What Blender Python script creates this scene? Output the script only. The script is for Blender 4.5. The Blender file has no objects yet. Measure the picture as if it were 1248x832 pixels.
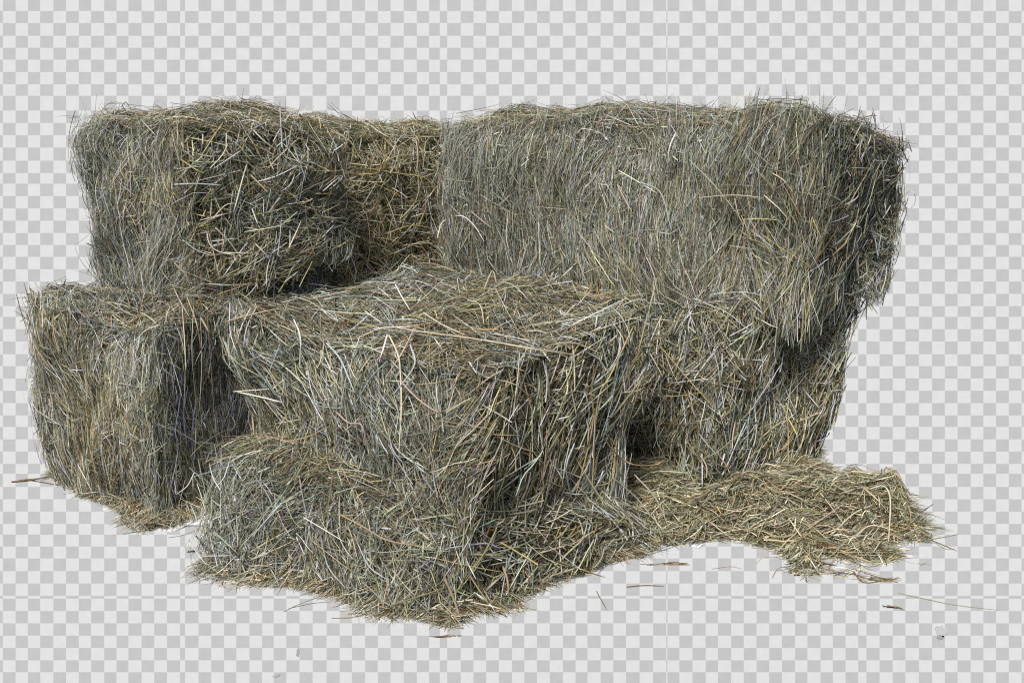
import bpy, math
import numpy as np

# ------------------------------------------------------------------ basics
sc = bpy.context.scene
COL = sc.collection
FPX, CX, HY, CAMZ = 1400.0, 624.0, 100.0, 1.05        # focal length / horizon row of the photograph (1248 px wide)


def at(px, py, d):
    """point seen at pixel (px, py) at distance d in front of the camera"""
    return np.array([(px - CX) * d / FPX, d, CAMZ - (py - HY) * d / FPX])


def ground(px, py, z=0.0):
    d = FPX * (CAMZ - z) / (py - HY)
    return at(px, py, d)


# ------------------------------------------------------------------ materials
def new_mat(name):
    m = bpy.data.materials.new(name)
    m.use_nodes = True
    nt = m.node_tree
    return m, nt, nt.nodes['Principled BSDF']


def hay_material(name, rough=0.8, spec=0.18):
    m, nt, p = new_mat(name)
    a = nt.nodes.new('ShaderNodeAttribute'); a.attribute_name = 'Col'
    tc = nt.nodes.new('ShaderNodeTexCoord')
    n = nt.nodes.new('ShaderNodeTexNoise'); n.inputs['Scale'].default_value = 160; n.inputs['Detail'].default_value = 2
    nt.links.new(tc.outputs['Object'], n.inputs['Vector'])
    r = nt.nodes.new('ShaderNodeMapRange')
    r.inputs['To Min'].default_value = 0.72; r.inputs['To Max'].default_value = 1.28
    nt.links.new(n.outputs['Fac'], r.inputs['Value'])
    mx = nt.nodes.new('ShaderNodeVectorMath'); mx.operation = 'SCALE'
    nt.links.new(a.outputs['Color'], mx.inputs[0]); nt.links.new(r.outputs['Result'], mx.inputs['Scale'])
    nt.links.new(mx.outputs['Vector'], p.inputs['Base Color'])
    p.inputs['Roughness'].default_value = rough
    p.inputs['Specular IOR Level'].default_value = spec
    return m


M_HAY = hay_material('hay_blades')
M_STALK = hay_material('straw_stalks', 0.65, 0.3)


def core_material():
    m, nt, p = new_mat('packed_hay')
    tc = nt.nodes.new('ShaderNodeTexCoord')
    mp = nt.nodes.new('ShaderNodeMapping'); mp.inputs['Scale'].default_value = (60, 60, 14)
    nt.links.new(tc.outputs['Object'], mp.inputs['Vector'])
    n = nt.nodes.new('ShaderNodeTexNoise'); n.inputs['Scale'].default_value = 2.2; n.inputs['Detail'].default_value = 6
    nt.links.new(mp.outputs['Vector'], n.inputs['Vector'])
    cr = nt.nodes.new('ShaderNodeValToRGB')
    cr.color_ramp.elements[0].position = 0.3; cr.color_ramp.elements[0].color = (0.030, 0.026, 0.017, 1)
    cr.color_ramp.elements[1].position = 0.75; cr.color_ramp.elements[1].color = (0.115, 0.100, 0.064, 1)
    nt.links.new(n.outputs['Fac'], cr.inputs['Fac']); nt.links.new(cr.outputs['Color'], p.inputs['Base Color'])
    b = nt.nodes.new('ShaderNodeBump'); b.inputs['Strength'].default_value = 0.8; b.inputs['Distance'].default_value = 0.01
    nt.links.new(n.outputs['Fac'], b.inputs['Height']); nt.links.new(b.outputs['Normal'], p.inputs['Normal'])
    p.inputs['Roughness'].default_value = 0.85
    p.inputs['Specular IOR Level'].default_value = 0.1
    return m


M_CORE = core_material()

# hay colours (linear base colours): name -> rgb
def srgb(r, g, b):
    c = np.array([r, g, b]) / 255.0
    return np.where(c <= 0.04045, c / 12.92, ((c + 0.055) / 1.055) ** 2.4)


TONES = {
    'greygreen': srgb(158, 160, 136), 'sage': srgb(140, 147, 120), 'cool': srgb(172, 180, 180), 'olive': srgb(132, 130, 88),
    'tan': srgb(172, 150, 112), 'straw': srgb(205, 192, 158), 'pale': srgb(220, 216, 200), 'brown': srgb(118, 90, 60),
    'gold': srgb(176, 154, 92), 'teal': srgb(136, 152, 144), 'pink': srgb(184, 156, 138), 'lilac': srgb(166, 166, 180),
    'twine': srgb(118, 122, 178), 'rust': srgb(150, 92, 48), 'dark': srgb(92, 90, 70),
}
for _k in TONES:
    _g = TONES[_k].mean()
    TONES[_k] = (_g + (TONES[_k] - _g) * .85) * .74
TN = list(TONES)
TV = np.array([TONES[k] for k in TN])


def palette(**w):
    a = np.zeros(len(TN))
    for k, v in w.items():
        a[TN.index(k)] = v
    return a / a.sum()


PAL_SIDE = palette(greygreen=30, sage=20, cool=18, olive=12, tan=7, pale=7, straw=7, dark=7, teal=6, pink=2, lilac=1)
PAL_END = palette(greygreen=20, sage=18, cool=7, olive=20, tan=8, pale=11, straw=14, dark=7, teal=3, gold=7, brown=2)
PAL_TOP = palette(greygreen=22, sage=12, cool=5, olive=22, tan=20, straw=14, brown=5, gold=6, dark=5, pink=4)
PAL_WARM = palette(olive=30, tan=15, straw=12, brown=9, gold=9, dark=10, greygreen=18)
PAL_GOLD = palette(olive=24, tan=13, straw=22, gold=6, brown=4, greygreen=18, sage=12)
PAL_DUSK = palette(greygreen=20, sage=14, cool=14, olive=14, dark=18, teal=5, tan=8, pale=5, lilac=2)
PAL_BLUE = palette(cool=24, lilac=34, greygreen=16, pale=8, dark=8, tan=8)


# ------------------------------------------------------------------ noise
class Waves:
    """smooth pseudo-noise, about -1..1"""
    def __init__(self, seed, freq, n=9):
        r = np.random.default_rng(seed)
        d = r.normal(size=(n, 3)); d /= np.linalg.norm(d, axis=1)[:, None]
        self.k = d * (freq * r.uniform(0.55, 1.7, n))[:, None] * 2 * math.pi
        self.p = r.uniform(0, 2 * math.pi, n)
        self.a = 1.5 / math.sqrt(n)

    def __call__(self, P):
        return np.sin(P @ self.k.T + self.p).sum(axis=-1) * self.a


# ------------------------------------------------------------------ mesh assembly
class Geo:
    def __init__(self):
        self.v, self.f, self.c, self.m, self.n = [], [], [], [], 0

    def add(self, V, F, C, mat=0):
        self.v.append(V.astype(np.float32)); self.f.append((F + self.n).astype(np.int32))
        self.c.append(C.astype(np.float32)); self.m.append(np.full(len(F), mat, np.int32)); self.n += len(V)

    def build(self, name, mats, parent=None, origin=(0, 0, 0)):
        V = np.concatenate(self.v) - np.array(origin, np.float32); F = np.concatenate(self.f)
        C = np.concatenate(self.c); MI = np.concatenate(self.m)
        me = bpy.data.meshes.new(name)
        me.vertices.add(len(V)); me.vertices.foreach_set('co', V.ravel())
        me.loops.add(F.size); me.loops.foreach_set('vertex_index', F.ravel())
        me.polygons.add(len(F))
        me.polygons.foreach_set('loop_start', np.arange(0, F.size, 4, dtype=np.int32))
        for m in mats:
            me.materials.append(m)
        me.polygons.foreach_set('material_index', MI)
        me.polygons.foreach_set('use_smooth', np.ones(len(F), bool))
        at_ = me.attributes.new('Col', 'FLOAT_COLOR', 'POINT')
        rgba = np.ones((len(V), 4), np.float32); rgba[:, :3] = C
        at_.data.foreach_set('color', rgba.ravel())
        me.update(calc_edges=True)
        o = bpy.data.objects.new(name, me)
        COL.objects.link(o)
        if parent is not None:
            o.parent = parent
        else:
            o.location = origin
        return o


def tag(o, label=None, cat=None, group=None, kind=None):
    for k, v in (('label', label), ('category', cat), ('group', group), ('kind', kind)):
        if v:
            o[k] = v
    return o


def ribbons(geo, P, W, roll, C, rng, mat=0):
    """P (n,K,3) centre lines, W (n,) half widths, roll (n,3) preferred width direction, C (n,3)"""
    n, K, _ = P.shape
    T = np.gradient(P, axis=1)
    B = np.cross(T, roll[:, None, :])
    B /= np.linalg.norm(B, axis=2)[..., None] + 1e-9
    s = np.linspace(0, 1, K)
    prof = np.interp(s, [0, .12, .7, 1], [.75, 1, .85, .3])
    off = B * (W[:, None] * prof[None])[..., None]
    V = np.stack([P - off, P + off], axis=2).reshape(-1, 3)
    base = (np.arange(n) * 2 * K)[:, None] + (np.arange(K - 1) * 2)[None]
    F = np.stack([base, base + 1, base + 3, base + 2], axis=-1).reshape(-1, 4)
    geo.add(V, F, np.repeat(C, 2 * K, axis=0), mat)


def tubes(geo, P, W, C, rng, sides=5, mat=0, taper=True):
    n, K, _ = P.shape
    T = np.gradient(P, axis=1); T /= np.linalg.norm(T, axis=2)[..., None] + 1e-9
    ref = np.where(np.abs(T[:, :1, 2:3]) > .8, np.array([1., 0, 0]), np.array([0, 0, 1.]))
    A = np.cross(T, np.broadcast_to(ref, T.shape)); A /= np.linalg.norm(A, axis=2)[..., None] + 1e-9
    B = np.cross(T, A)
    s = np.linspace(0, 1, K)
    prof = np.interp(s, [0, .05, .8, 1], [.8, 1, .85, .45]) if taper else np.ones(K)
    th = np.arange(sides) * 2 * math.pi / sides
    flat = rng.uniform(.45, 1, n)
    R = (W[:, None] * prof[None])[..., None, None]
    V = P[:, :, None] + R * (A[:, :, None] * np.cos(th)[None, None, :, None] + B[:, :, None] * (np.sin(th)[None, None, :, None] * flat[:, None, None, None]))
    V = V.reshape(-1, 3)
    base = (np.arange(n) * K * sides)[:, None, None] + (np.arange(K - 1) * sides)[None, :, None]
    j = np.arange(sides)[None, None]; j2 = (j + 1) % sides
    F = np.stack([base + j, base + j2, base + sides + j2, base + sides + j], axis=-1).reshape(-1, 4)
    geo.add(V, F, np.repeat(C, K * sides, axis=0), mat)
    # end caps (quad over the first four ring vertices is enough at this size)
    e = np.concatenate([(np.arange(n) * K * sides), (np.arange(n) * K * sides + (K - 1) * sides)])
    capF = np.stack([e, e + 1, e + 2, e + sides - 1], axis=-1)
    geo.f.append((capF + geo.n - len(V)).astype(np.int32)); geo.m.append(np.full(len(capF), mat, np.int32))


# ------------------------------------------------------------------ bale body
class Box:
    """rounded, lumpy box between eight world corners; local axes a (near->right), b (near->left), c (up)"""
    def __init__(self, N, R, B, L, z0, ztop, seed, r=.06, lump=.02, flare=0.0, base=None):
        # N,R,B,L: plan corners of the top; base: plan corners at the bottom (optional); ztop: heights of N,R,B,L
        top = np.array([[*p, z] for p, z in zip((N, R, B, L), ztop)])
        bs = base if base is not None else (N, R, B, L)
        zb = z0 if isinstance(z0, tuple) else (z0,) * 4
        bot = np.array([[*p, z] for p, z in zip(bs, zb)])
        self.c8 = np.array([bot, top])                     # [c][N,R,B,L]
        n, rr, bb, l = [np.array(p) for p in (N, R, B, L)]
        self.h = np.array([np.linalg.norm(rr - n) / 2, np.linalg.norm(l - n) / 2, (np.mean(ztop) - np.mean(zb)) / 2])
        self.r = min(r, .9 * self.h.min())
        self.seed = seed
        self.w1, self.w2 = Waves(seed, 2.2), Waves(seed + 1, 7.0)
        self.lump = lump

    def world(self, q):
        u = q / self.h
        a, b, c = [(u[..., i:i + 1] + 1) / 2 for i in range(3)]
        out = 0
        for ci, wc in ((0, 1 - c), (1, c)):
            N, R, B, L = self.c8[ci]
            out = out + wc * ((1 - a) * (1 - b) * N + a * (1 - b) * R + a * b * B + (1 - a) * b * L)
        return out

    def wrap(self, p, h, free=None):
        """local point p near the surface -> local point on the rounded lumpy box raised by h"""
        inner = self.h - self.r
        lo = np.array([-inner[0], -inner[1], -self.h[2]])   # pressed square at the foot
        q = np.clip(p, lo, inner)
        d = p - q
        dist = np.linalg.norm(d, axis=-1, keepdims=True) + 1e-9
        nrm = d / dist
        lump = self.lump * self.w1(q + nrm * self.r) + .4 * self.lump * self.w2(q + nrm * self.r)
        R = self.r + h + lump
        if free is not None:                                # a free strand leaves the surface instead of wrapping
            R = R + free * np.maximum(dist[..., 0] - self.r, 0)
        return q + nrm * R[..., None], nrm

    FACES = {'lf': (0, -1, 1, 2), 'rf': (1, -1, 0, 2), 'top': (2, 1, 0, 1), 'bl': (1, 1, 0, 2), 'br': (0, 1, 1, 2), 'under': (2, -1, 0, 1)}

    def face_point(self, face, s, t, margin=0.0):
        ax, sg, i, j = self.FACES[face]
        p = np.zeros(s.shape + (3,))
        p[..., ax] = sg * self.h[ax]
        p[..., i] = s * (self.h[i] + margin); p[..., j] = t * (self.h[j] + margin)
        return p, i, j

    def core(self, geo, inset, mat, n=26):
        g = np.linspace(-1, 1, n)
        for face in self.FACES:
            S, T = np.meshgrid(g, g, indexing='ij')
            p, i, j = self.face_point(face, S, T)
            q, _ = self.wrap(p, np.full(S.shape, -inset))
            # outermost ring closes exactly on neighbours because wrap() depends only on p
            V = self.world(q).reshape(-1, 3)
            idx = np.arange(n * n).reshape(n, n)
            F = np.stack([idx[:-1, :-1], idx[1:, :-1], idx[1:, 1:], idx[:-1, 1:]], -1).reshape(-1, 4)
            geo.add(V, F, np.full((len(V), 3), .08), mat)


def strands(box, geo, face, n, rng, pal, pal2=None, ang=math.pi / 2, spread=.35, swirl=.35, wild=.2,
            L=(.05, .13), W=(.0006, .0013), depth=(-.024, .010), bow=.010, curl=.10, K=6, droop=0.0, stray=.04,
            zone=None, tube=False, margin=.01, mat=0, free=.25):
    """hay blades lying on one face of a bale. ang: main direction in the face (0 along it, pi/2 up it)"""
    s, t = rng.uniform(-1, 1, n), rng.uniform(-1, 1, n)
    if zone is not None:
        s = zone[0] + (zone[1] - zone[0]) * (s + 1) / 2
        t = zone[2] + (zone[3] - zone[2]) * (t + 1) / 2
    p0, i, j = box.face_point(face, s, t, margin)
    if depth[1] > 0:                                        # matted clumps with open pockets between them
        hole = Waves(box.seed * 9 + 17, 11.0)(p0 * np.array([1, 1, .6])) + .5 * Waves(box.seed * 9 + 19, 5.0)(p0)
        keep = (hole > -.55) | (rng.random(n) < .22)
        p0 = p0[keep]; n = len(p0)
    fl, fl2, pw = Waves(box.seed * 7 + 3 + i, 2.6), Waves(box.seed * 7 + 5 + j, 8.0), Waves(box.seed * 5 + 11, 2.0)
    th = ang + swirl * fl(p0) + .5 * swirl * fl2(p0) + rng.normal(0, spread, n)
    w = rng.random(n) < wild
    th = np.where(w, rng.uniform(-math.pi, math.pi, n), th)
    th = th + np.where(rng.random(n) < .5, math.pi, 0)
    ln = np.exp(rng.uniform(np.log(L[0]), np.log(L[1]), n))
    k = np.linspace(-.5, .5, K)[None]
    # centre line in the plane of the face, curving and wiggling
    kap = rng.normal(0, 1, n) * np.abs(rng.normal(0, 1, n)) * curl * 2.0
    ph = rng.uniform(0, 2 * math.pi, n); wig = rng.normal(0, .10, n)
    dth = kap[:, None] * k * (ln[:, None] / .1) + wig[:, None] * np.sin(k * 9 + ph[:, None])
    kink = (rng.random(n) < .2) * rng.normal(0, .6, n)
    dth = dth + kink[:, None] * (k > rng.uniform(-.3, .3, n)[:, None])
    a = th[:, None] + dth
    step = ln[:, None] / (K - 1)
    x = np.cumsum(np.cos(a) * step, 1); y = np.cumsum(np.sin(a) * step, 1)
    x -= x.mean(1, keepdims=True); y -= y.mean(1, keepdims=True)
    P = np.repeat(p0[:, None, :], K, 1)
    P[..., i] += x; P[..., j] += y
    if droop:
        P[..., 2] -= droop * (k + .5) ** 2 * ln[:, None]
    h0 = depth[0] + (depth[1] - depth[0]) * rng.beta(1.6, 1.5, n)
    h = h0[:, None] + bow * rng.normal(0, 1, n)[:, None] * (1 - 4 * k * k) + (.5 * bow * rng.normal(0, 1, n))[:, None] * k * 2
    st = rng.random(n) < stray                              # one end of a stray blade stands off the bale
    h = h + (st * rng.uniform(.2, .55, n) * ln)[:, None] * np.clip(k + .25, 0, 1) ** 1.4
    fr = np.where(rng.random(n) < free, rng.uniform(.2, .9, n), 0)[:, None] * np.ones((1, K))
    q, nrm = box.wrap(P, h, fr)
    Pw = box.world(q)
    chord = Pw[:, :1] + (Pw[:, -1:] - Pw[:, :1]) * (k[..., None] + .5)
    chord = chord + (Pw.mean(1, keepdims=True) - chord.mean(1, keepdims=True))
    stiff = np.where(rng.random(n) < .16, rng.uniform(0, .5, n), rng.uniform(.6, 1.0, n))[:, None, None]
    Pw = Pw + (chord - Pw) * stiff
    bent = (rng.random(n) < .18)[:, None] * rng.normal(0, .16, n)[:, None] * np.maximum(0, k - rng.uniform(-.2, .3, n)[:, None]) * ln[:, None]
    Pw = Pw + bent[..., None] * rng.normal(0, 1, (n, 1, 3))   # a snapped end
    Pw[..., 2] = np.maximum(Pw[..., 2], .004)
    ax, sg = box.FACES[face][:2]
    nl = np.zeros((n, 3)); nl[:, ax] = sg
    nw = box.world(p0 + nl * .01) - box.world(p0); nw /= np.linalg.norm(nw, axis=1)[:, None]
    roll = nw + rng.normal(0, .55, (n, 3))
    wd = np.exp(rng.uniform(np.log(W[0]), np.log(W[1]), n))
    pick = rng.choice(len(TN), n, p=pal)
    if pal2 is not None:
        m = pw(p0) + rng.normal(0, .4, n) > .35
        pick = np.where(m, rng.choice(len(TN), n, p=pal2), pick)
    C = TV[pick] * np.exp(rng.normal(-.04, .5, n))[:, None] * (1 + rng.normal(0, .04, (n, 3)))
    patch = Waves(box.seed * 3 + 41, 1.6)(p0)                # bleached and damp areas
    C = C * np.exp(.13 * patch)[:, None] * (1 + np.outer(Waves(box.seed * 3 + 43, 1.3)(p0), [.014, .004, -.018]))
    if tube:
        C = C * 1.2
    C = np.clip(C, .02, .52)
    if tube:
        tubes(geo, Pw, wd, C, rng, 4, mat)
    else:
        ribbons(geo, Pw, wd, roll, C, rng, mat)
    return Pw


DENS = 1.0


def cover(box, geo, face, rng, style, pal, pal2=None, mult=1.0, **kw):
    """layers of blades by style; counts follow the face's area"""
    ax, sg, i, j = box.FACES[face]
    area = 4 * box.h[i] * box.h[j]
    n = lambda per: max(10, int(per * area * mult * DENS))
    if style != 'rear':      # broken leaf and chaff between the stems
        strands(box, geo, face, n(9000), rng, pal, pal2, spread=1.2, swirl=.3, wild=.5, L=(.008, .028), W=(.0009, .0024), depth=(-.024, .010), bow=.004, curl=.2, K=4, **kw)
    if style == 'side':      # cut side: fine blades, mostly upright
        strands(box, geo, face, n(42000), rng, pal, pal2, spread=.5, swirl=.16, wild=.28, L=(.02, .08), W=(.00045, .0010), depth=(-.046, .000), bow=.006, **kw)
        strands(box, geo, face, n(26000), rng, pal, pal2, spread=.24, swirl=.16, wild=.10, L=(.04, .13), W=(.00045, .0010), depth=(-.026, .012), bow=.008, stray=.03, **kw)
        strands(box, geo, face, n(4200), rng, pal, None, spread=.5, swirl=.3, wild=.4, L=(.03, .09), W=(.0006, .0012), depth=(-.006, .014), bow=.008, curl=.16, stray=.08, **kw)
        strands(box, geo, face, n(1300), rng, pal, None, spread=.35, swirl=.3, wild=.25, L=(.05, .15), W=(.0008, .0017), depth=(-.006, .016), bow=.010, curl=.12, K=8, stray=.06, tube=True, **kw)
    elif style == 'comb':    # side drawn down by the bale chamber: upright, straight
        strands(box, geo, face, n(42000), rng, pal, pal2, spread=.28, swirl=.10, wild=.16, L=(.025, .09), W=(.00045, .0010), depth=(-.046, .000), bow=.006, **kw)
        strands(box, geo, face, n(26000), rng, pal, pal2, spread=.15, swirl=.12, wild=.06, L=(.05, .16), W=(.00045, .0010), depth=(-.026, .012), bow=.008, curl=.06, stray=.03, **kw)
        strands(box, geo, face, n(2600), rng, pal, None, spread=.5, swirl=.2, wild=.3, L=(.03, .09), W=(.0006, .0012), depth=(-.006, .014), bow=.008, curl=.1, stray=.08, **kw)
        strands(box, geo, face, n(1500), rng, pal, None, spread=.22, swirl=.2, wild=.18, L=(.05, .17), W=(.0008, .0017), depth=(-.006, .016), bow=.010, curl=.06, K=8, stray=.06, tube=True, **kw)
    elif style == 'rough':   # cut side roughed up: coarser stems, half of them across the grain
        strands(box, geo, face, n(38000), rng, pal, pal2, spread=.65, swirl=.3, wild=.35, L=(.02, .08), W=(.0005, .0011), depth=(-.050, .000), bow=.007, **kw)
        strands(box, geo, face, n(20000), rng, pal, pal2, spread=.40, swirl=.35, wild=.22, L=(.03, .12), W=(.0006, .0013), depth=(-.030, .014), bow=.010, curl=.06, stray=.05, **kw)
        strands(box, geo, face, n(2300), rng, pal, None, spread=.5, swirl=.3, wild=.25, L=(.04, .115), W=(.0010, .0020), depth=(-.008, .020), bow=.010, curl=.05, K=8, stray=.08, tube=True, **kw)
    elif style == 'mess':    # burst hay: short stems every which way
        strands(box, geo, face, n(40000), rng, pal, pal2, spread=.9, swirl=.5, wild=.5, L=(.02, .08), W=(.00045, .0011), depth=(-.056, .000), bow=.008, **kw)
        strands(box, geo, face, n(19000), rng, pal, pal2, spread=.7, swirl=.5, wild=.4, L=(.03, .12), W=(.0005, .0012), depth=(-.036, .014), bow=.012, curl=.1, stray=.06, **kw)
        strands(box, geo, face, n(2200), rng, pal, None, spread=.8, swirl=.5, wild=.4, L=(.04, .14), W=(.0008, .0018), depth=(-.012, .020), bow=.008, curl=.05, K=8, stray=.1, tube=True, **kw)
    elif style == 'end':     # torn end: coarse stems hanging over each other, deep gaps between
        strands(box, geo, face, n(26000), rng, pal, pal2, spread=.6, swirl=.5, wild=.3, L=(.03, .10), W=(.0005, .0012), depth=(-.066, -.014), **kw)
        strands(box, geo, face, n(11500), rng, pal, pal2, spread=.5, swirl=.7, wild=.25, L=(.04, .14), W=(.0008, .0018), depth=(-.044, .016), bow=.012, curl=.06, K=7, stray=.06, **kw)
        strands(box, geo, face, n(3000), rng, pal, None, spread=.6, swirl=.7, wild=.3, L=(.05, .15), W=(.0012, .0025), depth=(-.015, .028), bow=.010, curl=.05, K=8, stray=.12, tube=True, **kw)
    elif style == 'top':     # trodden top: flat, lying blades
        strands(box, geo, face, n(36000), rng, pal, pal2, ang=.2, spread=.7, swirl=.7, wild=.3, L=(.03, .10), W=(.00045, .0011), depth=(-.034, .003), **kw)
        strands(box, geo, face, n(15000), rng, pal, pal2, ang=.2, spread=.5, swirl=.8, wild=.3, L=(.05, .16), W=(.0005, .0013), depth=(-.014, .014), bow=.010, curl=.08, K=8, stray=.05, **kw)
        strands(box, geo, face, n(1200), rng, pal, None, ang=.2, spread=.8, swirl=.8, wild=.4, L=(.06, .18), W=(.0009, .0019), depth=(-.004, .018), bow=.010, curl=.09, K=9, stray=.08, tube=True, **kw)
    elif style == 'rear':
        strands(box, geo, face, n(9000), rng, pal, pal2, spread=.6, swirl=.5, wild=.3, L=(.05, .15), W=(.0010, .0022), depth=(-.030, .010), **kw)


def skirt(box, geo, face, rng, n, pal, reach=.07):
    """blades that have slid down and lie on the floor along the foot of a bale"""
    ax, sg, i, j = box.FACES[face]
    s = rng.uniform(-1, 1, n)
    p = np.zeros((n, 3)); p[:, ax] = sg * box.h[ax]; p[:, i] = s * box.h[i]; p[:, 2] = -box.h[2]
    q = box.world(p); o = p.copy(); o[:, ax] += sg * .05
    out = box.world(o) - q; out[:, 2] = 0; out /= np.linalg.norm(out, axis=1)[:, None]
    patch = np.clip(.55 + .6 * Waves(box.seed + 77, 4)(q), .1, 1.3)
    c = q + out * (reach * patch * rng.beta(1, 1.8, n) - .015)[:, None]
    a = np.arctan2(out[:, 1], out[:, 0]) + rng.normal(0, .9, n)
    ln = rng.uniform(.02, .085, n); K = 6; k = np.linspace(-.5, .5, K)[None]
    aa = a[:, None] + rng.normal(0, .4, n)[:, None] * k
    P = np.stack([c[:, :1] + np.cos(aa) * ln[:, None] * k, c[:, 1:2] + np.sin(aa) * ln[:, None] * k,
                  np.maximum(.003, rng.uniform(.003, .012, n)[:, None] + (rng.random(n) ** 2 * .35 * ln)[:, None] * (.5 - k))], -1)
    C = np.clip(TV[rng.choice(len(TN), n, p=pal)] * np.exp(rng.normal(0, .35, n))[:, None], .02, .85)
    ribbons(geo, P, np.exp(rng.uniform(np.log(.0005), np.log(.0013), n)), np.array([0, 0, 1.]) + rng.normal(0, .5, (n, 3)), C, rng, 0)


def stalk_curve(pts, K=14):
    """smooth curve through world points (Catmull-Rom)"""
    p = np.array(pts, float)
    p = np.vstack([2 * p[0] - p[1], p, 2 * p[-1] - p[-2]])
    out = []
    m = len(p) - 3
    for u in np.linspace(0, m - 1e-6, K):
        k = int(u); f = u - k
        a, b, c, d = p[k:k + 4]
        out.append(.5 * (2 * b + (c - a) * f + (2 * a - 5 * b + 4 * c - d) * f * f + (3 * b - a - 3 * c + d) * f ** 3))
    return np.array(out)


def stalk_mesh(name, P, w, tone, parent, rng, origin=(0, 0, 0)):
    g = Geo()
    tubes(g, P[None], np.array([w]), (TONES[tone] * rng.uniform(1.0, 1.32))[None], rng, 7, 0)
    return g.build(name, [M_STALK], parent, origin)


def surface_depth(box, px, py, guess=None):
    """distance at which the line of sight through a pixel meets the bale (marching the bale's plain faces)"""
    best = None
    for face in ('lf', 'rf', 'top'):
        S, T = np.meshgrid(np.linspace(-1, 1, 60), np.linspace(-1, 1, 60), indexing='ij')
        p, i, j = box.face_point(face, S, T)
        q, _ = box.wrap(p, np.full(S.shape, .012))
        V = box.world(q).reshape(-1, 3)
        X = V[:, 0] / V[:, 1] * FPX + CX; Y = (CAMZ - V[:, 2]) / V[:, 1] * FPX + HY
        e = (X - px) ** 2 + (Y - py) ** 2
        k = e.argsort()[:12]
        k = k[e[k] < 150]
        if len(k):
            d = V[k, 1].min()
            best = d if best is None else min(best, d)
    if best is None:
        best = guess or np.linalg.norm(box.c8[:, 0, 1].mean())
    return best


def add_stalks(box, root, specs, rng):
    """specs: (tone, half width in mm, [(px, py, lift in m), ...]): single long stalks the photograph shows on the bale"""
    for tone, w, pts in specs:
        P = []
        for q in pts:
            px, py = q[:2]; lift = q[2] if len(q) > 2 else .012
            d = surface_depth(box, px, py, box.c8[0, 0, 1])
            P.append(at(px, py, d - lift))
        stalk_mesh('stalk', stalk_curve(P), w / 880.0, tone, root, rng)


# ------------------------------------------------------------------ the bales
GROUP = 'hay bales stacked in the heap'


def bale(label, box, seed, faces, stalks=(), inset=.048, hang=()):
    rng = np.random.default_rng(seed)
    root = bpy.data.objects.new('hay_bale', None); COL.objects.link(root)
    root.empty_display_size = .2
    tag(root, label, 'hay bale', GROUP)
    g = Geo()
    box.core(g, inset, 1)
    for face, style, pal, pal2, mult, kw in faces:
        cover(box, g, face, rng, style, pal, pal2, mult, **kw)
    for face, zone, n, pal in hang:                         # hay slumping over the bale below
        strands(box, g, face, n, rng, pal, None, spread=.35, wild=.12, L=(.06, .17), W=(.0006, .0014), depth=(-.01, .022), bow=.012, K=8, zone=zone, free=1.0)
    if box.c8[0, 0, 2] < .01:
        for face in ('lf', 'rf'):
            skirt(box, g, face, rng, int(3800 * 2 * box.h[1 if face == 'lf' else 0]), PAL_TOP)
    g.build('packed_hay', [M_HAY, M_CORE], root)
    add_stalks(box, root, stalks, rng)
    return root


S_LL = [('twine', 1.0, [(222, 452), (219, 490), (214, 528), (221, 560)]), ('twine', .9, [(229, 470), (224, 505), (228, 545)]), ('twine', .9, [(238, 492), (234, 530), (236, 566)]),
        ('sage', 1.5, [(205, 488), (201, 540), (204, 590), (215, 632)]), ('pale', 1.3, [(196, 447), (212, 460), (228, 472)]), ('pale', 1.3, [(208, 520), (247, 543)]),
        ('straw', 1.4, [(205, 333, .05), (216, 360, .05), (230, 385, .04)]), ('gold', 1.5, [(157, 584), (153, 628)]), ('pale', 1.5, [(237, 575), (228, 592), (215, 602)]),
        ('straw', 1.3, [(236, 372, .05), (234, 430, .03), (239, 500, .02), (237, 560)]), ('straw', 1.2, [(244, 380, .05), (246, 440, .03), (243, 500, .02)]),
        ('tan', 1.5, [(228, 362, .06), (240, 395, .05), (246, 428, .04), (258, 470, .02)]), ('tan', 1.3, [(252, 378, .05), (256, 430, .03), (262, 520, .02)]),
        ('straw', 1.2, [(222, 372, .04), (226, 440, .02), (224, 500)]), ('greygreen', 1.2, [(105, 352), (128, 358), (160, 352)]), ('sage', 1.1, [(64, 445), (84, 432), (96, 415)])]
S_UL = [('pale', 1.8, [(252, 282), (255, 296), (265, 306), (286, 311)]), ('straw', 2.0, [(305, 213), (316, 224), (327, 235)]), ('cool', 1.6, [(222, 292), (240, 305), (259, 312)]),
        ('straw', 1.8, [(337, 225), (352, 234), (367, 248)]), ('straw', 1.6, [(347, 191), (366, 198), (387, 208)]), ('straw', 1.7, [(308, 158), (322, 172), (337, 183)]),
        ('pale', 1.4, [(199, 146), (220, 142), (242, 145)]), ('pale', 1.9, [(307, 254), (314, 273)]), ('pale', 2.0, [(310, 296), (321, 307), (330, 318)]), ('straw', 1.7, [(352, 302), (360, 285), (367, 269)]),
        ('greygreen', 1.8, [(372, 245), (375, 280), (385, 315)]), ('sage', 1.7, [(380, 250), (395, 280), (400, 318)]), ('straw', 1.6, [(258, 268), (275, 250), (292, 248)]), ('cool', 1.8, [(212, 225), (240, 224), (270, 226)]),
        ('sage', 1.7, [(300, 240), (290, 265), (292, 300)]), ('straw', 1.6, [(276, 160), (277, 185), (290, 192)]), ('pale', 1.5, [(256, 205), (270, 190), (278, 175)]), ('greygreen', 1.7, [(344, 250), (356, 268), (372, 276)]),
        ('tan', 1.6, [(317, 205), (337, 201), (340, 198)]), ('pale', 1.3, [(102, 186), (113, 180), (114, 165)]), ('sage', 1.3, [(101, 226), (112, 212)])]
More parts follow.
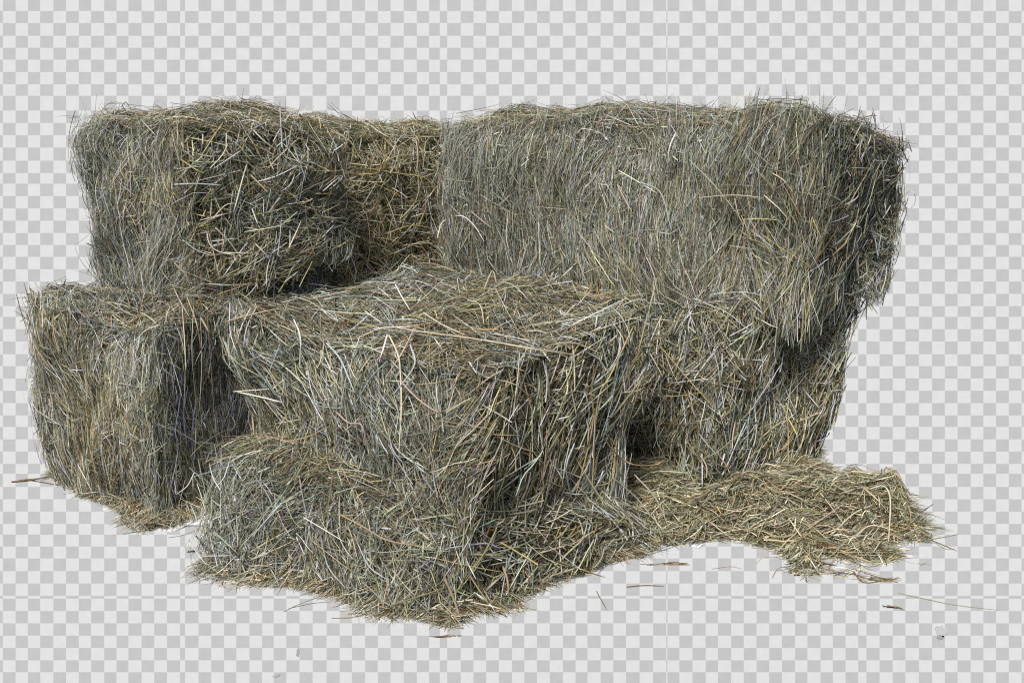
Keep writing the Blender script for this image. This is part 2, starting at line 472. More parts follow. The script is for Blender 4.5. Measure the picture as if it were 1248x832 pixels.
S_MB = [('gold', 1.8, [(444, 205), (490, 212), (520, 218), (533, 238)]), ('gold', 1.5, [(452, 222), (488, 238)]), ('straw', 1.6, [(446, 255), (451, 295), (446, 336)]), ('gold', 1.5, [(501, 181), (499, 215)]),
        ('straw', 1.5, [(518, 235), (520, 272)]), ('gold', 1.5, [(454, 289), (480, 293), (498, 302)]), ('gold', 1.6, [(470, 285), (500, 275), (528, 278)]), ('tan', 1.6, [(402, 215), (415, 238), (422, 240)]),
        ('gold', 1.4, [(466, 198), (485, 190), (505, 188)]), ('tan', 1.4, [(410, 256), (440, 255)])]
S_RU = [('pink', 1.5, [(1009, 184), (1012, 241), (1016, 280), (1022, 322)]), ('straw', 1.5, [(852, 241), (894, 238), (931, 241)]), ('pale', 1.8, [(931, 238), (948, 253), (962, 269)]), ('pale', 1.9, [(824, 161), (816, 180), (814, 201)]),
        ('pale', 2.2, [(866, 282), (868, 295), (872, 309)]), ('greygreen', 1.5, [(1004, 282), (985, 310), (965, 336)]), ('tan', 1.6, [(1016, 198), (1040, 208), (1066, 220)]), ('straw', 1.8, [(941, 211), (955, 220), (967, 235)]),
        ('pale', 1.6, [(754, 208), (775, 220), (800, 235)]), ('pink', 1.7, [(752, 225), (760, 240), (770, 258)]), ('pale', 1.7, [(533, 290), (540, 270), (562, 263), (578, 275), (590, 294)]), ('pale', 1.5, [(656, 268), (658, 322)]),
        ('greygreen', 1.6, [(730, 130), (717, 164), (693, 205)]), ('sage', 1.5, [(984, 190), (1000, 240), (985, 300)]), ('tan', 1.5, [(1066, 195), (1040, 240), (1028, 262)]), ('teal', 1.6, [(1090, 255), (1095, 280), (1098, 308)]),
        ('cool', 1.5, [(780, 222), (805, 235), (818, 280)]), ('greygreen', 1.6, [(840, 195), (870, 225), (900, 262)]), ('tan', 1.6, [(889, 285), (935, 300), (955, 335)]), ('straw', 1.5, [(895, 240), (900, 262), (906, 274)]),
        ('sage', 1.4, [(548, 190), (570, 150), (578, 165)]), ('pale', 1.5, [(640, 205), (648, 170), (650, 160)])]
S_RL = [('gold', 1.5, [(804, 421), (853, 478), (902, 529)]), ('teal', 1.6, [(907, 417), (880, 450), (853, 476)]), ('sage', 1.5, [(900, 529), (875, 550), (856, 559)]), ('tan', 2.2, [(854, 555), (861, 568), (861, 582)]),
        ('gold', 1.5, [(809, 483), (830, 482), (856, 478)]), ('greygreen', 1.6, [(915, 375), (918, 410), (908, 440)]), ('greygreen', 1.6, [(925, 385), (940, 420), (960, 450)]), ('straw', 1.7, [(972, 483), (970, 497)]),
        ('cool', 1.4, [(1048, 365), (1030, 395)]), ('gold', 1.5, [(826, 505), (845, 492), (854, 485)]), ('pink', 1.5, [(920, 520), (935, 545), (925, 575)])]
S_CU = [('pink', 2.0, [(489, 465), (505, 482), (520, 494), (535, 503)]), ('pink', 1.9, [(410, 502), (425, 515), (441, 518), (446, 545)]), ('pale', 1.8, [(472, 408), (467, 425), (462, 441)]), ('straw', 1.7, [(474, 408), (485, 432), (488, 455), (489, 500), (486, 550)]),
        ('straw', 1.9, [(437, 411), (472, 399), (520, 405), (567, 411), (647, 424)]), ('straw', 1.8, [(516, 381), (540, 396), (567, 408)]), ('pale', 1.7, [(482, 347), (490, 362), (499, 377)]), ('pale', 1.5, [(445, 379), (466, 394)]),
        ('tan', 1.8, [(245, 387, .03), (258, 412, .03), (267, 441, .02)]), ('pale', 1.8, [(287, 477), (315, 483), (344, 490)]), ('pale', 1.4, [(285, 477), (328, 474)]), ('tan', 1.6, [(344, 539), (375, 532), (402, 519)]),
        ('teal', 1.9, [(472, 440), (452, 460), (440, 480), (428, 500)]), ('pale', 1.6, [(358, 389), (366, 411), (365, 448)]), ('cool', 2.0, [(398, 418), (415, 438), (432, 478)]), ('gold', 1.7, [(772, 397), (745, 455), (728, 492), (721, 609)]),
        ('straw', 1.8, [(587, 414), (650, 425), (711, 434)]), ('straw', 1.7, [(690, 449), (692, 470), (688, 491)]), ('straw', 1.7, [(600, 461), (630, 470), (651, 491)]), ('tan', 1.9, [(735, 532, .02), (748, 550, .03), (769, 565, .04), (795, 567, .05), (811, 560, .05)]),
        ('gold', 2.4, [(662, 585), (695, 598), (715, 615), (727, 636), (724, 650)]), ('greygreen', 1.6, [(750, 584, .03), (779, 610, .04), (808, 650, .06)]), ('greygreen', 1.4, [(773, 578, .03), (799, 607, .05), (816, 645, .06)]),
        ('gold', 1.8, [(742, 530), (748, 550), (749, 575), (742, 588), (727, 592)]), ('tan', 2.2, [(606, 532), (630, 544), (655, 552)]), ('pale', 2.0, [(680, 511), (700, 506)]), ('straw', 1.6, [(590, 352), (600, 330), (605, 345)]),
        ('straw', 1.6, [(570, 365), (585, 372), (590, 395)]), ('pink', 1.7, [(505, 400), (490, 430), (470, 460)]), ('gold', 1.6, [(720, 470), (722, 520), (700, 610)]), ('lilac', 1.6, [(700, 540), (690, 570), (697, 610)]),
        ('straw', 1.5, [(672, 420), (700, 418), (735, 432)]), ('tan', 2.0, [(275, 392), (320, 380), (345, 376)]), ('cool', 1.8, [(500, 420), (505, 445), (480, 480)])]
S_CL = [('tan', 1.8, [(413, 626), (440, 640), (472, 658), (513, 665)]), ('tan', 2.4, [(540, 700), (553, 730), (564, 762)]), ('tan', 2.1, [(570, 697), (585, 720), (600, 742)]), ('tan', 2.4, [(613, 690), (618, 705), (620, 720)]),
        ('gold', 1.8, [(531, 680), (575, 690), (614, 697)]), ('tan', 1.9, [(680, 684), (710, 694), (737, 703)]), ('cool', 1.5, [(344, 612), (326, 632), (308, 653)]), ('cool', 1.5, [(435, 660), (450, 690), (470, 705)]),
        ('pale', 1.3, [(370, 630), (395, 645), (420, 660)]), ('straw', 1.6, [(640, 660), (665, 680), (690, 690)]), ('cool', 1.5, [(390, 650), (400, 690), (420, 715)]), ('lilac', 1.4, [(545, 668), (590, 662), (610, 668)])]

UP = math.pi / 2

# lower left
b_ll = Box((-.84, 2.70), (-.575, 3.50), (-1.02, 3.84), (-1.295, 3.04), 0.0, (.48, .46, .46, .475), 11, r=.085, lump=.014,
           base=((-.84, 2.71), (-.575, 3.50), (-1.00, 3.82), (-1.225, 3.05)))
bale('lower left bale standing on the floor with a second bale on top', b_ll, 101, [
    ('lf', 'side', PAL_SIDE, PAL_TOP, 1.05, {}),
    ('rf', 'side', PAL_DUSK, PAL_BLUE, 1.0, {}),  # darker hay mix: shade of the gap put into the blade colours
    ('top', 'top', PAL_TOP, PAL_SIDE, .9, {}),
    ('bl', 'rear', PAL_SIDE, None, .5, {}), ('br', 'rear', PAL_SIDE, None, .5, {}),
], S_LL)

# upper left
b_ul = Box((-.86, 3.00), (-.47, 3.33), (-.78, 3.77), (-1.285, 3.34), (.47, .55, .52, .465), (.965, .90, .958, .95), 21, r=.09, lump=.013,
           base=((-.84, 3.03), (-.45, 3.38), (-.78, 3.77), (-1.235, 3.34)))
bale('upper left bale with a coarse torn end facing right', b_ul, 102, [
    ('lf', 'side', PAL_SIDE, PAL_TOP, 1.1, {}),
    ('rf', 'end', PAL_END, PAL_GOLD, 1.0, dict(ang=.95)),
    ('top', 'top', PAL_TOP, PAL_WARM, 1.0, {}),
    ('bl', 'rear', PAL_SIDE, None, .5, {}), ('br', 'rear', PAL_SIDE, None, .5, {}),
], S_UL, hang=[('lf', (-1.0, .9, -1.05, -.75), 700, PAL_SIDE), ('rf', (-1.0, -.85, -1.05, -.7), 160, PAL_TOP)])

# middle back
b_mb = Box((-.66, 3.56), (-.17, 3.85), (-.45, 4.25), (-.92, 3.96), 0.0, (.885, .89, .90, .90), 31, r=.08, lump=.015)
bale('olive brown bale in the dip between the two taller bales', b_mb, 103, [
    ('lf', 'end', PAL_GOLD, PAL_END, .8, {}),
    ('rf', 'end', PAL_GOLD, PAL_WARM, 1.0, {}),
    ('top', 'top', PAL_GOLD, PAL_WARM, 1.0, {}),
    ('bl', 'rear', PAL_SIDE, None, .4, {}), ('br', 'rear', PAL_SIDE, None, .4, {}),
], S_MB)

# right upper
b_ru = Box((.80, 2.99), (1.285, 3.60), (.42, 4.25), (-.27, 3.77), .43, (.985, .868, .97, .92), 41, r=.14, lump=.014,
           base=((.73, 2.97), (1.17, 3.55), (.40, 4.22), (-.25, 3.77)))
bale('long upper right bale overhanging the narrower bale under it', b_ru, 104, [
    ('lf', 'comb', PAL_SIDE, None, 1.1, {}),
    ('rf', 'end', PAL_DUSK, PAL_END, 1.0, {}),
    ('top', 'top', PAL_TOP, PAL_SIDE, .9, {}),
    ('bl', 'rear', PAL_SIDE, None, .35, {}), ('br', 'rear', PAL_SIDE, None, .5, {}),
], S_RU, hang=[('lf', (-1, .2, -1.0, -.6), 1100, PAL_END), ('rf', (-1, 0, -1.0, -.6), 500, PAL_DUSK), ('lf', (-1.1, -.62, -1, .78), 1200, PAL_END), ('rf', (-1.1, -.3, -.9, .75), 450, PAL_SIDE)])

# right lower
b_rl = Box((.57, 2.995), (1.055, 3.43), (.60, 4.25), (-.20, 3.88), 0.0, (.47, .47, .47, .47), 51, r=.05, lump=.018,
           base=((.47, 2.885), (.865, 3.25), (.55, 4.20), (-.20, 3.85)))
bale('lower right bale tapering inward to the floor under the overhang', b_rl, 105, [
    ('lf', 'end', PAL_END, PAL_DUSK, 1.0, {}),
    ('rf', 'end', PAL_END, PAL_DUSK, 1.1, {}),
    ('top', 'top', PAL_SIDE, None, .3, {}),
    ('bl', 'rear', PAL_SIDE, None, .3, {}), ('br', 'rear', PAL_SIDE, None, .5, {}),
], S_RL)

# centre, flattened and burst
b_cl = Box((-.088, 2.27), (.30, 2.68), (-.25, 2.95), (-.655, 2.545), 0.0, (.19, .065, .20, .225), 61, r=.07, lump=.02,
           base=((-.12, 2.21), (.345, 2.63), (-.25, 2.95), (-.66, 2.49)))
bale('low burst bale squashed flat under the front centre bale', b_cl, 106, [
    ('lf', 'mess', PAL_SIDE, PAL_DUSK, 1.15, {}),
    ('rf', 'end', PAL_END, PAL_GOLD, 1.3, {}),
    ('top', 'top', PAL_TOP, PAL_SIDE, 1.0, {}),
    ('bl', 'rear', PAL_SIDE, None, .5, {}), ('br', 'rear', PAL_SIDE, None, .5, {}),
], S_CL, inset=.045)

# centre, on top of it
b_cu = Box((-.056, 2.31), (.335, 2.85), (-.286, 3.21), (-.655, 2.67), (.10, .07, .15, .13), (.465, .495, .53, .505), 71, r=.032, lump=.012,
           base=((-.096, 2.25), (.265, 2.71), (-.286, 3.21), (-.575, 2.66)))
bale('front centre bale with its whole top face in view', b_cu, 107, [
    ('lf', 'rough', PAL_SIDE, PAL_END, 1.1, {}),
    ('rf', 'end', PAL_END, PAL_GOLD, 1.0, dict(ang=.8)),
    ('top', 'top', PAL_TOP, PAL_SIDE, 1.1, {}),
    ('bl', 'rear', PAL_SIDE, None, .5, {}), ('br', 'rear', PAL_SIDE, None, .5, {}),
], S_CU, hang=[('lf', (-1, 1, -1.15, -.7), 900, PAL_SIDE), ('rf', (-1, 1, -1.1, -.5), 420, PAL_END), ('lf', (-1.1, -.6, -1, .9), 420, PAL_END)])


# ------------------------------------------------------------------ loose hay pile
def pile_edge(x, y, w=Waves(301, 2.5), w2=Waves(305, 9.0)):
    """(how far out of each lobe, height) of the spilled hay over the floor at plan position (x, y)"""
    q = np.stack([x, y, 0 * x], -1)
    n = .30 * w(q) + .20 * w2(q)
    z, emin = 0, 9
    for cx, cy, rx, ry, H in ((.69, 2.67, .21, .18, .070), (.82, 2.80, .12, .13, .075), (.88, 2.68, .11, .11, .035), (.78, 2.57, .10, .07, .025), (.52, 2.70, .18, .10, .03), (.42, 2.75, .15, .16, .040), (.36, 2.90, .12, .14, .05), (.31, 3.02, .17, .15, .055), (.60, 2.86, .20, .13, .04), (.78, 2.98, .12, .12, .035)):
        e = ((x - cx) / rx) ** 2 + ((y - cy) / ry) ** 2 + n
        z = np.maximum(z, H * np.clip(1 - e, 0, 1) ** .7)
        emin = np.minimum(emin, e)
    return emin, z * (1 + .18 * w(2.2 * q + 3))


def pile_height(x, y):
    return pile_edge(x, y)[1]


def pile_depth(px, py):
    d = np.linspace(2.3, 3.4, 500)
    P = np.array([at(px, py, k) for k in d])
    hit = P[:, 2] <= pile_height(P[:, 0], P[:, 1]) + .004
    return d[hit.argmax()] if hit.any() else FPX * CAMZ / (py - HY)


PILE_STALKS = [('straw', 1.5, [(940, 640), (985, 632)]), ('tan', 1.6, [(955, 655), (1000, 640), (1020, 645)]), ('straw', 1.5, [(1000, 600), (1030, 640)]), ('straw', 1.4, [(880, 628), (925, 612)]),
    ('straw', 1.6, [(1040, 655), (1062, 640), (1095, 648)]), ('tan', 1.4, [(850, 640), (890, 622)]), ('straw', 1.5, [(965, 684), (1000, 668)]), ('tan', 1.6, [(1030, 600), (1070, 604)]), ('straw', 1.4, [(960, 600), (985, 612)]),
    ('gold', 1.4, [(1070, 688), (1100, 676)]), ('tan', 1.4, [(820, 650), (870, 660)]),

    ('tan', 2.1, [(918, 593), (920, 583), (945, 576), (971, 573), (1010, 610)]), ('straw', 2.2, [(1018, 577), (1057, 598), (1085, 626)]),
    ('straw', 2.3, [(1061, 595, .02), (1077, 592, .03), (1085, 608, .03), (1083, 659, .02)]), ('straw', 1.8, [(1014, 651), (1040, 626), (1065, 614)]),
    ('tan', 1.5, [(916, 667), (1000, 672), (1081, 673)]), ('pink', 1.7, [(983, 645), (1030, 612)]), ('straw', 1.9, [(920, 643), (963, 624)]),
    ('tan', 1.9, [(1010, 692), (1022, 673)]), ('straw', 1.8, [(979, 657), (961, 631)]), ('straw', 1.5, [(922, 686), (936, 672)]),
    ('tan', 1.6, [(921, 619), (980, 627), (1030, 622)]), ('gold', 1.6, [(1088, 640), (1128, 650)]), ('straw', 1.5, [(870, 652), (900, 645), (935, 648)]),
    ('tan', 1.6, [(1026, 673), (1075, 690)]), ('straw', 1.8, [(1090, 618), (1115, 625)]), ('brown', 2.0, [(1040, 696), (1052, 709), (1075, 708)]),
]


def pile():
    rng = np.random.default_rng(300)
    g = Geo()
    X, Y = np.meshgrid(np.linspace(.2, 1.15, 100), np.linspace(2.35, 3.1, 75), indexing='ij')
    Z = pile_height(X, Y)
    V = np.stack([X, Y, np.maximum(Z - .018, .001)], -1).reshape(-1, 3)
    idx = np.arange(X.size).reshape(X.shape)
    F = np.stack([idx[:-1, :-1], idx[1:, :-1], idx[1:, 1:], idx[:-1, 1:]], -1).reshape(-1, 4)
    keep = (Z.reshape(-1)[F] > .022).all(1)
    g.add(V, F[keep], np.full((len(V), 3), .08), 1)
    for (m, L, W, dz, tube) in ((44000, (.02, .08), (.0005, .0012), (-.012, .005), False), (12000, (.04, .13), (.0006, .0014), (-.010, .012), False), (1500, (.06, .17), (.0012, .0025), (-.002, .016), True)):
        x, y = rng.uniform(.2, 1.15, m), rng.uniform(2.35, 3.1, m)
        ok = pile_edge(x, y)[0] < 1 + np.abs(rng.normal(0, .14, m)) - .08
        x, y = x[ok], y[ok]; m = len(x)
        K = 7
        th = rng.normal(0, .8, m) + .25
        ln = np.exp(rng.uniform(np.log(L[0]), np.log(L[1]), m))
        k = np.linspace(-.5, .5, K)[None]
        aa = th[:, None] + rng.normal(0, .5, m)[:, None] * k
        px = x[:, None] + np.cumsum(np.cos(aa), 1) * ln[:, None] / K - np.cos(th)[:, None] * ln[:, None] / 2
        py = y[:, None] + np.cumsum(np.sin(aa), 1) * ln[:, None] / K - np.sin(th)[:, None] * ln[:, None] / 2
        zc = pile_height(px, py)
        z = .4 * zc + .6 * zc.mean(1, keepdims=True) + rng.uniform(dz[0], dz[1], m)[:, None] + rng.normal(0, .005, m)[:, None] * (1 - 4 * k * k) + rng.normal(0, .16, m)[:, None] * k * ln[:, None]
        P = np.stack([px, py, np.maximum(z, .003 + .006 * rng.random(m)[:, None])], -1)
        wd = np.exp(rng.uniform(np.log(W[0]), np.log(W[1]), m))
        C = TV[rng.choice(len(TN), m, p=PAL_GOLD)] * np.exp(rng.normal(0, .42, m))[:, None]
        if tube:
            tubes(g, P, wd, C, rng, 4, 0)
        else:
            ribbons(g, P, wd, np.array([0, 0, 1.]) + rng.normal(0, .6, (m, 3)), C, rng, 0)
    root = bpy.data.objects.new('hay_pile', None); COL.objects.link(root)
    tag(root, 'low loose pile of yellowish hay spilled at the foot of the right stack', 'hay pile')
    g.build('loose_hay', [M_HAY, M_CORE], root)
    for tone, w, pts in PILE_STALKS:
        P = [at(q[0], q[1], pile_depth(q[0], q[1]) - (q[2] if len(q) > 2 else .016)) for q in pts]
        stalk_mesh('stalk', stalk_curve(P), w / 1000, tone, root, rng)


pile()


# ------------------------------------------------------------------ scraps lying about on the floor
def scrap(label, cat, pieces, seed):
    """pieces: (tone, half width mm, [(px, py, height)]): one dropped bit of hay"""
    rng = np.random.default_rng(seed)
    g = Geo()
    P0 = None
    for tone, w, pts in pieces:
        P = [ground(q[0], q[1], q[2] if len(q) > 2 else .004) for q in pts]
        if P0 is None:
            P0 = np.array(P[0])
        tubes(g, stalk_curve(P, 10)[None], np.array([w / 1000]), TONES[tone][None] * rng.uniform(.8, 1.05), rng, 6, 0)
    o = g.build('straw_scrap', [M_STALK], None, tuple(P0))
    tag(o, label, cat, 'straw scraps dropped round the heap')


def wisp(px0, py0, px1, py1, n, seed, tones, w=.9, jit=5):
    r = np.random.default_rng(seed); out = []
    for _ in range(n):
        a, b = sorted(r.uniform(0, 1, 2)); b = min(1, b + .25)
        p = [(px0 + (px1 - px0) * f + r.normal(0, jit), py0 + (py1 - py0) * f + r.normal(0, jit * .45), .003 + .012 * r.random()) for f in (a, (a + b) / 2, b)]
        out.append((tones[r.integers(len(tones))], w * r.uniform(.6, 1.5), p))
    return out


scrap('brown twig lying at the foot of the lower left bale', 'straw', [('brown', 2.4, [(14, 587), (36, 585), (62, 580)]), ('brown', 1.4, [(30, 584), (55, 588), (74, 592)])] + wisp(20, 586, 60, 582, 5, 1, ['brown', 'olive'], .8, 2), 1)
scrap('bent thin greyish twig on the floor before the burst bale', 'straw', [('greygreen', 1.2, [(346, 745), (362, 737), (384, 729), (398, 731)]), ('dark', 1.0, [(352, 741), (380, 735), (402, 733)])], 2)
scrap('straight tan straw pointing left from under the burst bale', 'straw', [('tan', 1.5, [(404, 753), (430, 752), (452, 747), (490, 750)])], 3)
scrap('short stick leaning out of the burst bale toward the right front', 'straw', [('olive', 1.4, [(727, 720, .02), (733, 731), (740, 743)])], 4)
scrap('thin brown straw lying level between the burst bale and the pile', 'straw', [('brown', 1.3, [(764, 715), (786, 713), (809, 714)])], 5)
scrap('small tangle of olive chaff on its own before the pile', 'straw', wisp(1074, 737, 1100, 741, 14, 6, ['olive', 'gold', 'brown'], .9, 2.0), 6)
scrap('very long thin grey straw trailing away right of the pile', 'straw', [('greygreen', 1.0, [(1094, 722), (1130, 730), (1165, 737), (1216, 743)])], 7)
scrap('fine wisp of straw poking out from the right end of the pile', 'straw', [('olive', 1.3, [(1122, 652, .01), (1145, 662), (1166, 671)]), ('gold', .9, [(1128, 650, .01), (1150, 668), (1164, 668)])], 8)
scrap('two crossed olive straws on the floor between the two front corners', 'straw', [('olive', 1.0, [(205, 655), (226, 651), (250, 640)]), ('tan', .9, [(236, 640), (252, 648)])], 10)
scrap('thin pale straw lying flat left of the burst bale corner', 'straw', [('olive', 1.1, [(232, 703), (262, 694), (300, 708)]), ('dark', .9, [(240, 694), (268, 700)])], 11)
scrap('brown chaff flecks below the gap between burst bale and pile', 'straw', wisp(770, 688, 838, 686, 9, 12, ['brown', 'olive', 'tan'], 1.0, 2.5), 12)
scrap('short wispy brown bits just under the front corner of the burst bale', 'straw', wisp(520, 776, 562, 774, 7, 13, ['brown', 'pink', 'tan'], .8, 2.0), 13)
scrap('loose fringe of straw off the front edge of the pile', 'straw', wisp(1044, 704, 1092, 706, 16, 14, ['olive', 'gold', 'tan', 'brown'], 1.1, 5.0), 14)
scrap('faint short straw on the floor right of the tangle of chaff', 'straw', [('greygreen', .9, [(1118, 686), (1135, 688)]), ('olive', .8, [(1122, 689), (1129, 685)])], 15)
scrap('thin pale twig lying ahead of the pile', 'straw', [('tan', .9, [(868, 693), (890, 690), (905, 693)])], 16)
scrap('dark crumb of chaff on the floor left of the burst bale', 'straw', wisp(228, 672, 238, 671, 8, 9, ['brown', 'dark'], 1.1, 1.5), 9)


# ------------------------------------------------------------------ floor remnant and backdrop
def floor_patch():
    m, nt, p = new_mat('pale_floor')
    tc = nt.nodes.new('ShaderNodeTexCoord')
    n = nt.nodes.new('ShaderNodeTexNoise'); n.inputs['Scale'].default_value = 9; n.inputs['Detail'].default_value = 5
    nt.links.new(tc.outputs['Object'], n.inputs['Vector'])
    cr = nt.nodes.new('ShaderNodeValToRGB')
    cr.color_ramp.elements[0].color = (.70, .70, .70, 1); cr.color_ramp.elements[1].color = (.86, .86, .86, 1)
    nt.links.new(n.outputs['Fac'], cr.inputs['Fac']); nt.links.new(cr.outputs['Color'], p.inputs['Base Color'])
    p.inputs['Roughness'].default_value = .8
    # outline in plan: just beyond the hay, ragged
    out = [(-1.18, 3.05), (-.98, 2.84), (-.86, 2.71), (-.74, 2.72), (-.64, 2.54), (-.50, 2.46), (-.36, 2.38), (-.12, 2.25), (.02, 2.36), (.20, 2.51), (.31, 2.59),
           (.40, 2.60), (.55, 2.62), (.72, 2.56), (.86, 2.57), (.86, 2.66), (.80, 2.78), (.66, 2.95), (.33, 3.40), (-.2, 3.6), (-.60, 3.60), (-.9, 3.4)]
    out = np.array(out); wv = Waves(5, 3.0)
    pts = []
    for a, b in zip(out, np.roll(out, -1, 0)):
        for f in np.linspace(0, 1, 14, endpoint=False):
            q = a + (b - a) * f
            pts.append(q + .014 * np.array([wv(np.array([q[0], q[1], 0]) * 2), wv(np.array([q[0], q[1], 4]) * 2)]) + .006 * np.array([wv(np.array([q[0], q[1], 0]) * 9), wv(np.array([q[0], q[1], 4]) * 9)]))
    pts = np.array(pts); k = len(pts)
    me = bpy.data.meshes.new('floor')
    V = [(x, y, 0) for x, y in pts] + [(x, y, -.003) for x, y in pts]
    F = [list(range(k)), list(range(2 * k - 1, k - 1, -1))] + [[i, i + k, (i + 1) % k + k, (i + 1) % k] for i in range(k)]
    me.from_pydata(V, [], F); me.materials.append(m)
    o = bpy.data.objects.new('floor', me); COL.objects.link(o)
    tag(o, 'pale floor showing as white scraps round the foot of the hay', 'floor', None, 'structure')


floor_patch()

WALL_D = 10.0
COLS = [3.5, 19, 34, 49, 65, 80.5, 96, 111, 127, 142, 156.5, 172.5, 188, 203.5, 219.5, 225.5, 242, 257.5, 273, 288, 304, 319.5, 333.5, 349, 365, 381, 398,
        414, 429, 445, 460.5, 476, 492, 508, 523, 536, 545, 561.5, 577, 592.5, 608, 624, 639, 654.5, 670, 686, 701.5, 716, 732, 747.5, 763, 779.5, 796, 812,
        813.5, 828, 844, 860, 875, 891, 906.5, 922, 937.5, 953, 969, 984, 1000, 1015, 1030.5, 1046, 1056, 1072, 1088, 1103.5, 1120, 1136, 1151.5, 1167, 1183,
        1198.5, 1214, 1229.5, 1245]
ROWS = [13.9, 28.5, 43.9, 58.5, 73, 88, 103, 117, 135, 150, 165, 180, 196, 211, 224, 239, 254, 269, 284, 298.5, 313, 328, 343, 358, 373, 386, 401, 416, 431.5,
        446, 461, 476, 491, 506, 520, 535, 550, 565, 577, 593, 608, 623, 638, 651, 665.5, 680, 695.5, 710.5, 725.5, 729, 744, 759, 774, 789, 804, 818.5, 833.5]


def wall():
    def tile_mat(name, v):
        m, nt, p = new_mat(name)
        tc = nt.nodes.new('ShaderNodeTexCoord')
        n = nt.nodes.new('ShaderNodeTexNoise'); n.inputs['Scale'].default_value = 14; n.inputs['Detail'].default_value = 4
        nt.links.new(tc.outputs['Object'], n.inputs['Vector'])
        r = nt.nodes.new('ShaderNodeMapRange'); r.inputs['To Min'].default_value = .94 * v; r.inputs['To Max'].default_value = 1.06 * v
        nt.links.new(n.outputs['Fac'], r.inputs['Value'])
        c = nt.nodes.new('ShaderNodeCombineColor')
        for ch, s in (('Red', .972), ('Green', .993), ('Blue', .998)):
            mm = nt.nodes.new('ShaderNodeMath'); mm.operation = 'MULTIPLY'; mm.inputs[1].default_value = s
            nt.links.new(r.outputs['Result'], mm.inputs[0]); nt.links.new(mm.outputs[0], c.inputs[ch])
        nt.links.new(c.outputs['Color'], p.inputs['Base Color'])
        p.inputs['Roughness'].default_value = .9; p.inputs['Specular IOR Level'].default_value = .1
        return m
    pre_c = [COLS[0] - 15.4 * k for k in range(46, 0, -1)]; post_c = [COLS[-1] + 15.4 * k for k in range(1, 47)]
    pre_r = [ROWS[0] - 15 * k for k in range(30, 0, -1)]; post_r = [ROWS[-1] + 15 * k for k in range(1, 31)]
    cs = np.array(pre_c + COLS + post_c); rs = np.array(pre_r + ROWS + post_r)
    X = (cs - CX) * WALL_D / FPX; Z = CAMZ - (rs - HY) * WALL_D / FPX
    nc, nr = len(X), len(Z)
    V = [(x, WALL_D, z) for z in Z for x in X]
    F, MI = [], []
    for r in range(nr - 1):
        for c in range(nc - 1):
            F.append([r * nc + c, (r + 1) * nc + c, (r + 1) * nc + c + 1, r * nc + c + 1])
            # the row above ROWS[0] (index len(pre_r)-1) holds grey right of COLS[0]
            MI.append((c - len(pre_c) + r - (len(pre_r) - 1)) % 2)
    # back of the board
    n0 = len(V); t = .02
    V += [(X[0], WALL_D, Z[0]), (X[-1], WALL_D, Z[0]), (X[-1], WALL_D, Z[-1]), (X[0], WALL_D, Z[-1])]
    V += [(x, y + t, z) for x, y, z in V[n0:n0 + 4]]
    F += [[n0 + 4, n0 + 5, n0 + 6, n0 + 7]] + [[n0 + i, n0 + (i + 1) % 4, n0 + 4 + (i + 1) % 4, n0 + 4 + i] for i in range(4)]
    MI += [1] * 5
    me = bpy.data.meshes.new('backdrop'); me.from_pydata(V, [], F)
    me.materials.append(tile_mat('grey_squares', GREY)); me.materials.append(tile_mat('white_squares', WHITE))
    me.polygons.foreach_set('material_index', MI); me.update()
    o = bpy.data.objects.new('backdrop', me); COL.objects.link(o)
    tag(o, 'large upright backdrop of pale grey and white checker squares', 'backdrop', None, 'structure')
    return o


GREY, WHITE = .449, .606
board = wall()


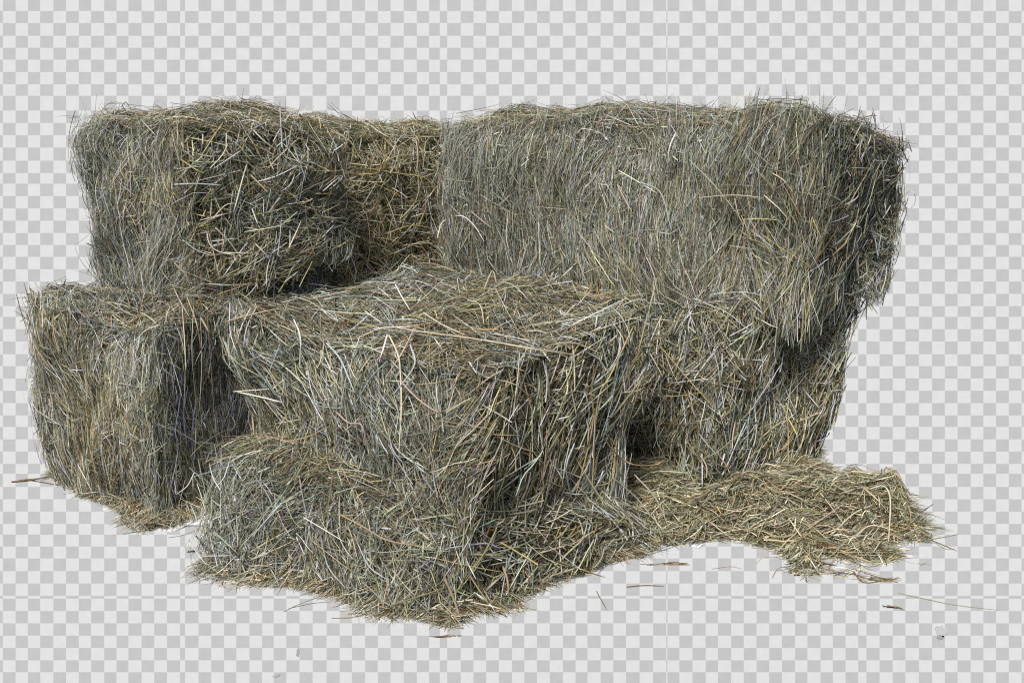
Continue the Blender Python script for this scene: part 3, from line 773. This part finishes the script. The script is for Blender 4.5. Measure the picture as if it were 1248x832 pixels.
def smudge(px, py, w, h, v, seed):
    """grey dirt mark on the board"""
    m, nt, p = new_mat('grey_smudge'); p.inputs['Base Color'].default_value = (v, v, v * 1.01, 1); p.inputs['Roughness'].default_value = .9
    r = np.random.default_rng(seed); k = 28
    a = np.arange(k) * 2 * math.pi / k; rad = 1 + .25 * np.sin(2 * a + seed) + .15 * np.sin(5 * a + 2 * seed) + r.normal(0, .05, k)
    x = (px + w * rad * np.cos(a) - CX) * WALL_D / FPX; z = CAMZ - (py + h * rad * np.sin(a) - HY) * WALL_D / FPX
    me = bpy.data.meshes.new('smudge')
    me.from_pydata([(i, WALL_D - .004, j) for i, j in zip(x, z)] + [(i, WALL_D - .001, j) for i, j in zip(x, z)], [],
                   [list(range(k))[::-1], list(range(k, 2 * k))] + [[i, (i + 1) % k, k + (i + 1) % k, k + i] for i in range(k)])
    me.materials.append(m); o = bpy.data.objects.new('smudge', me); COL.objects.link(o); o.parent = board


smudge(1147, 768, 6, 8, .47, 1); smudge(1146, 776, 3.5, 3, .30, 2); smudge(337, 822, 4, 2.5, .38, 3); smudge(363, 794, 2, 4.5, .33, 4)

# ------------------------------------------------------------------ light
SUN_AZ, SUN_EL = math.radians(-163), math.radians(50)     # azimuth from +Y towards +X: behind the camera, to the left
w = bpy.data.worlds.new('World'); sc.world = w; w.use_nodes = True
nt = w.node_tree
sky = nt.nodes.new('ShaderNodeTexSky'); sky.sky_type = 'NISHITA'; sky.sun_disc = False
sky.dust_density = 3.0; sky.ozone_density = 0.6; sky.air_density = .9
sky.sun_elevation = SUN_EL; sky.sun_rotation = SUN_AZ
bg = nt.nodes['Background']; bg.inputs['Strength'].default_value = .06
nt.links.new(sky.outputs['Color'], bg.inputs['Color'])
sd = np.array([math.sin(SUN_AZ) * math.cos(SUN_EL), math.cos(SUN_AZ) * math.cos(SUN_EL), math.sin(SUN_EL)])
ld = bpy.data.lights.new('sun', 'SUN'); ld.energy = 2.4; ld.angle = math.radians(14); ld.color = (1.0, .975, .95)
lo = bpy.data.objects.new('sun', ld); COL.objects.link(lo)
from mathutils import Vector
lo.rotation_euler = Vector(-sd).to_track_quat('-Z', 'Y').to_euler()
lo.location = (-3, -3, 6)

# ------------------------------------------------------------------ camera and picture settings
cd = bpy.data.cameras.new('camera'); cam = bpy.data.objects.new('camera', cd); COL.objects.link(cam)
cam.location = (0, 0, CAMZ); cam.rotation_euler = (math.pi / 2, 0, 0)
cd.sensor_width = 36; cd.lens = FPX / 1248 * 36; cd.shift_y = -(416 - HY) / 1248
cd.clip_start = .05; cd.clip_end = 200
sc.camera = cam
sc.view_settings.view_transform = 'Standard'; sc.view_settings.look = 'None'
sc.view_settings.exposure = 0.92; sc.view_settings.gamma = 1.0; sc.view_settings.use_curve_mapping = False
sc.cycles.filter_width = 1.15
sc.cycles.use_denoising = False
sc.cycles.max_bounces = 6; sc.cycles.diffuse_bounces = 3
